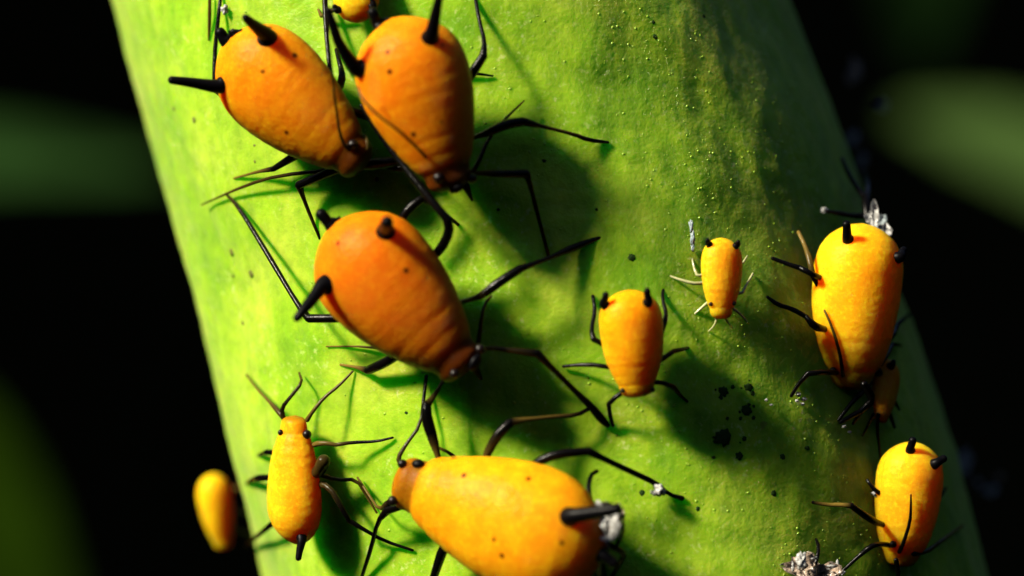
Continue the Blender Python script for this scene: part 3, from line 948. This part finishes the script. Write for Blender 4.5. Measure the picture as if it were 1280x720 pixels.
crumb('white_crumb', 'white lump, the glint of a clear drop, on the end of a black leg below the small aphid', 'wax crumb', [(824, 612, 14, 5.5, (1, .9, 1.1)), (817, 615, 10, 3, (1, .8, .7))], M_WAX)  # white lump modelled in place of a clear drop's glint
crumb('skin_flake', 'thin bluish white flake standing on the stem above the tiny aphid', 'skin flake',
      [(864, 283, 10, 3.4, (.6, .5, 1.6)), (866, 297, 10, 3.4, (.6, .5, 1.9)), (866, 309, 8, 2.8, (.6, .5, 1.5))], M_FLAKE)
hk = thing('cast_skin', P(1008, 706, 5), 'pale glinting cast skin crumpled at the bottom edge right of centre', 'cast skin')
for i, (x, y, h, r, sx, sz) in enumerate([(1004, 712, 16, 15, 1.2, .9), (1030, 716, 14, 14, 1.6, .7), (1016, 724, 10, 18, 1.8, .8)]):
    v, f = sheet_geo(P(x, y, h), r / 100, i + 21, sx, sz, n=(-.3, -.8, .5))
    mesh_obj('husk', v, f, M_SKIN, hk)
for i, (x, y, h, r, sc) in enumerate([(1002, 702, 32, 6.5, (.8, .6, 1.3)), (1016, 697, 26, 3.6, (1.5, .5, .5)), (1037, 709, 26, 4, (1.5, .5, .6)), (1047, 704, 22, 2.6, (.6, .5, 1.2)), (1053, 716, 16, 2.6, (1, .6, 1)), (991, 709, 14, 2.6, (.5, .5, 1.8))]):
    v, f = ball_geo(P(x, y, h), r / 100, seed=i + 15, amp=1.3, freq=2.2, sub=3, scale=sc)
    mesh_obj('glint_fleck', v, f, M_WAX, hk)  # white flecks stand in for wet glints on the cast skin
tube('leg', hk, [(1020, 704, 18, 2.4), (1024, 684, 12, 2.2), (1020, 674, 3, 1.8)])
tube('leg', hk, [(1040, 712, 16, 2.4), (1046, 720, 8, 2.2), (1050, 730, 3, 1.8)])

rr = thing('cast_skin', P(1100, 285, 40), 'white and bluish crumpled cast skin behind the rear of the bright right aphid', 'cast skin')
for i, (x, y, y3, r, sx, sz) in enumerate([(1093, 270, -2.75, 10, .8, 1.5), (1107, 289, -2.8, 8, 1.2, .9), (1101, 279, -2.6, 9, 1, 1)]):
    v, f = sheet_geo(at_depth(x, y, y3), r / 100, i + 2, sx, sz)
    mesh_obj('husk', v, f, M_WAX if i != 2 else M_FLAKE, rr)
for pts in ([(1088, 262, 34, 3.4), (1078, 244, 26, 3.4), (1068, 230, 16, 3.2), (1058, 212, 8, 3), (1052, 198, 3, 2.2)],
            [(1086, 270, 34, 4), (1066, 270, 24, 3.4), (1046, 266, 14, 3), (1031, 264, 3, 2.4)],
            [(1084, 272, 34, 4), (1082, 250, 34, 5), (1086, 232, 28, 4), (1080, 214, 3, 2.4)]):
    tube('leg', rr, pts)
crumb('white_crumb', 'white speck at the tip of the leg behind the bright right aphid', 'wax crumb', [(1030, 263, 8, 3.2, (1, 1, 1))], M_WAX)

for i, (x, y, lab) in enumerate([(1000, 497, 'sparkling white crumbs left of the brown shaded aphid, beside a black leg'),
                                 (1058, 535, 'two white specks on the dark stem below the brown aphid\'s legs'),
                                 (1093, 617, 'small white speck on the left shoulder of the lower right aphid'),
                                 (960, 500, 'faint white specks left of the sparkling crumbs')]):
    ps = [(x + dx, y + dy, 5, r, (1, .8, .8)) for dx, dy, r in [((-2, -4, 2.6), (5, 2, 2.4), (3, 8, 1.8), (-4, 4, 1.6)), ((-3, -2, 2.2), (4, 5, 1.8)), ((0, 0, 2.4), (2, 3, 1.6)), ((-2, 0, 1.6), (4, 6, 1.4))][i]]
    crumb('white_crumb', lab, 'wax crumb', ps, M_WAX)

tag(tube('leg_fragment', None, [(578, 92, 6, 1.6), (596, 92, 6, 2), (616, 95, 4, 1.2)]), 'short thin black leg fragment lying right of the top centre aphid', 'leg fragment')
tag(tube('dry_fibre', None, [(262, -4, 6, 2, .4), (262, 25, 6, 2.4, .3), (261, 50, 4, 1.2, .6)]), 'short brownish fibre at the top edge left of the top left aphid', 'fibre')
crumb('white_crumb', 'whitish speck at the top edge above the top left aphid', 'wax crumb', [(281, 12, 6, 4, (.8, .8, 1.3))], M_WAX)

# flakes clinging to the shaded far side, out of focus, each hanging on a short dark hair of the stem
FL = 'grey flakes clinging to the shaded right side'
for i, (x, y, r, sc, mat, lab) in enumerate([
        (1070, 92, 9, (.8, .6, 1.6), M_SKIN, 'blurred tan flake highest beside the right edge of the stem'),
        (1104, 133, 6, (1, .8, .9), M_WAX, 'blurred faint grey flake farthest out from the right edge, below the tan one'),
        (1068, 174, 7, (.9, .7, 1.1), M_WAX, 'blurred grey flake hugging the right edge above the black legs'),
        (1079, 202, 6, (.6, .7, 1.6), M_WAX, 'blurred narrow upright grey flake just above the bright right aphid'),
        (1207, 580, 9, (.9, .8, 1.5), M_WAX, 'blurred grey flake highest beside the lower right edge of the stem'),
        (1224, 604, 4, (1, .8, .9), M_WAX, 'tiny blurred grey flake between two larger ones at the lower right'),
        (1240, 615, 7, (1.2, .8, .8), M_WAX, 'blurred grey flake lowest and farthest out at the lower right'),
        (1250, 596, 5, (1, .8, .9), M_SKIN, 'faint brown flake farthest right beside the lower right edge')]):
    c = at_depth(x, y, 3.0)
    t = thing('hanging_flake', c, lab, 'flake', FL)
    v, f = sheet_geo(c, r / 100 * 1.2, i + 40, sc[0], sc[2])
    mesh_obj('flake', v, f, mat, t)
    ex = float(stem_cx(c.z)) + float(stem_a(c.z)) * .70
    tube('hair', t, [(c, 1.0), (c * .5 + Vector((ex, 2.9, c.z + .1)) * .5, .9), (Vector((ex, 2.9, c.z)), 1.2)], M_BLACK)

# ------------------------------------------------------------------ far, out of focus leaves


def far_leaf(label, tip, base, depth, width, col, fold=.25, bend=.12, twist=0.0, face=(-.35, -.8, .45), group='blurred leaves far behind the stem'):
    T = at_depth(tip[0], tip[1], depth[0]); B = at_depth(base[0], base[1], depth[1])
    ax = (T - B); Ln = ax.length; ax.normalize()
    n = Vector(face).normalized()
    s = n.cross(ax).normalized(); n = ax.cross(s).normalized()
    mm, t, b = new_mat('far_leaf_green')
    tc = t.nodes.new('ShaderNodeTexCoord'); nz = t.nodes.new('ShaderNodeTexNoise'); nz.inputs['Scale'].default_value = .5
    t.links.new(tc.outputs['Object'], nz.inputs['Vector'])
    rp = t.nodes.new('ShaderNodeValToRGB')
    rp.color_ramp.elements[0].color = (*[c * .6 for c in col], 1); rp.color_ramp.elements[1].color = (*[c * 1.4 for c in col], 1)
    t.links.new(nz.outputs['Fac'], rp.inputs['Fac']); t.links.new(rp.outputs[0], b.inputs['Base Color'])
    b.inputs['Roughness'].default_value = .55
    b.inputs['Specular IOR Level'].default_value = 0.0
    root = thing('leaf', B, label, 'leaf', group)
    nu, nv = 28, 12
    V, F = [], []
    for side in (1, -1):
        for i in range(nu + 1):
            u = i / nu
            w = width / 2 * (math.sin(math.pi * min(1, u * .97 + .03)) ** .7) * (1 - .25 * u)
            for j in range(nv + 1):
                q = -1 + 2 * j / nv
                V.append(B + ax * (u * Ln) + s * (q * w) + n * (abs(q) * w * fold - bend * Ln * (u - .3) ** 2 + .02 * side * width * .5 + .03 * w * math.sin(u * 20) * abs(q)))
    k = (nu + 1) * (nv + 1)
    for sd in (0, 1):
        for i in range(nu):
            for j in range(nv):
                a0 = sd * k + i * (nv + 1) + j
                q = (a0, a0 + 1, a0 + nv + 2, a0 + nv + 1)
                F.append(q if sd == 0 else q[::-1])
    mesh_obj('blade', V, F, mm, root)
    mid = [(B + ax * (u * Ln) + n * (-bend * Ln * (u - .3) ** 2 + .012 * width), 100 * width * .03 * (1.1 - u)) for u in np.linspace(-.0, 1, 8)]
    tube('midrib', root, mid, mm)
    tube('stalk', root, [(B - ax * Ln * .6 - n * .2 * Ln, width * 3), (B - ax * Ln * .25, width * 3.2), (B, width * 3)], mm)


far_leaf('blurred dark green leaf behind the left side of the stem', (235, 190), (-420, 200), (140, 130), 5.6, (0.020, 0.054, 0.012), face=(-.3, -.75, .5))
far_leaf('blurred olive leaf at the lower left corner', (85, 830), (-140, 450), (130, 140), 8.6, (0.007, 0.017, 0.0008), face=(-.2, -.9, .3))
far_leaf('blurred light green leaf running off the right side, behind the stem', (1105, 98), (1480, 300), (160, 120), 6.2, (0.026, 0.050, 0.012), face=(-.2, -.75, .55))
far_leaf('blurred very dark leaf at the top right, above the light green one', (1150, 85), (1165, -260), (170, 170), 8.0, (0.003, 0.009, 0.002), face=(-.2, -.8, .3))
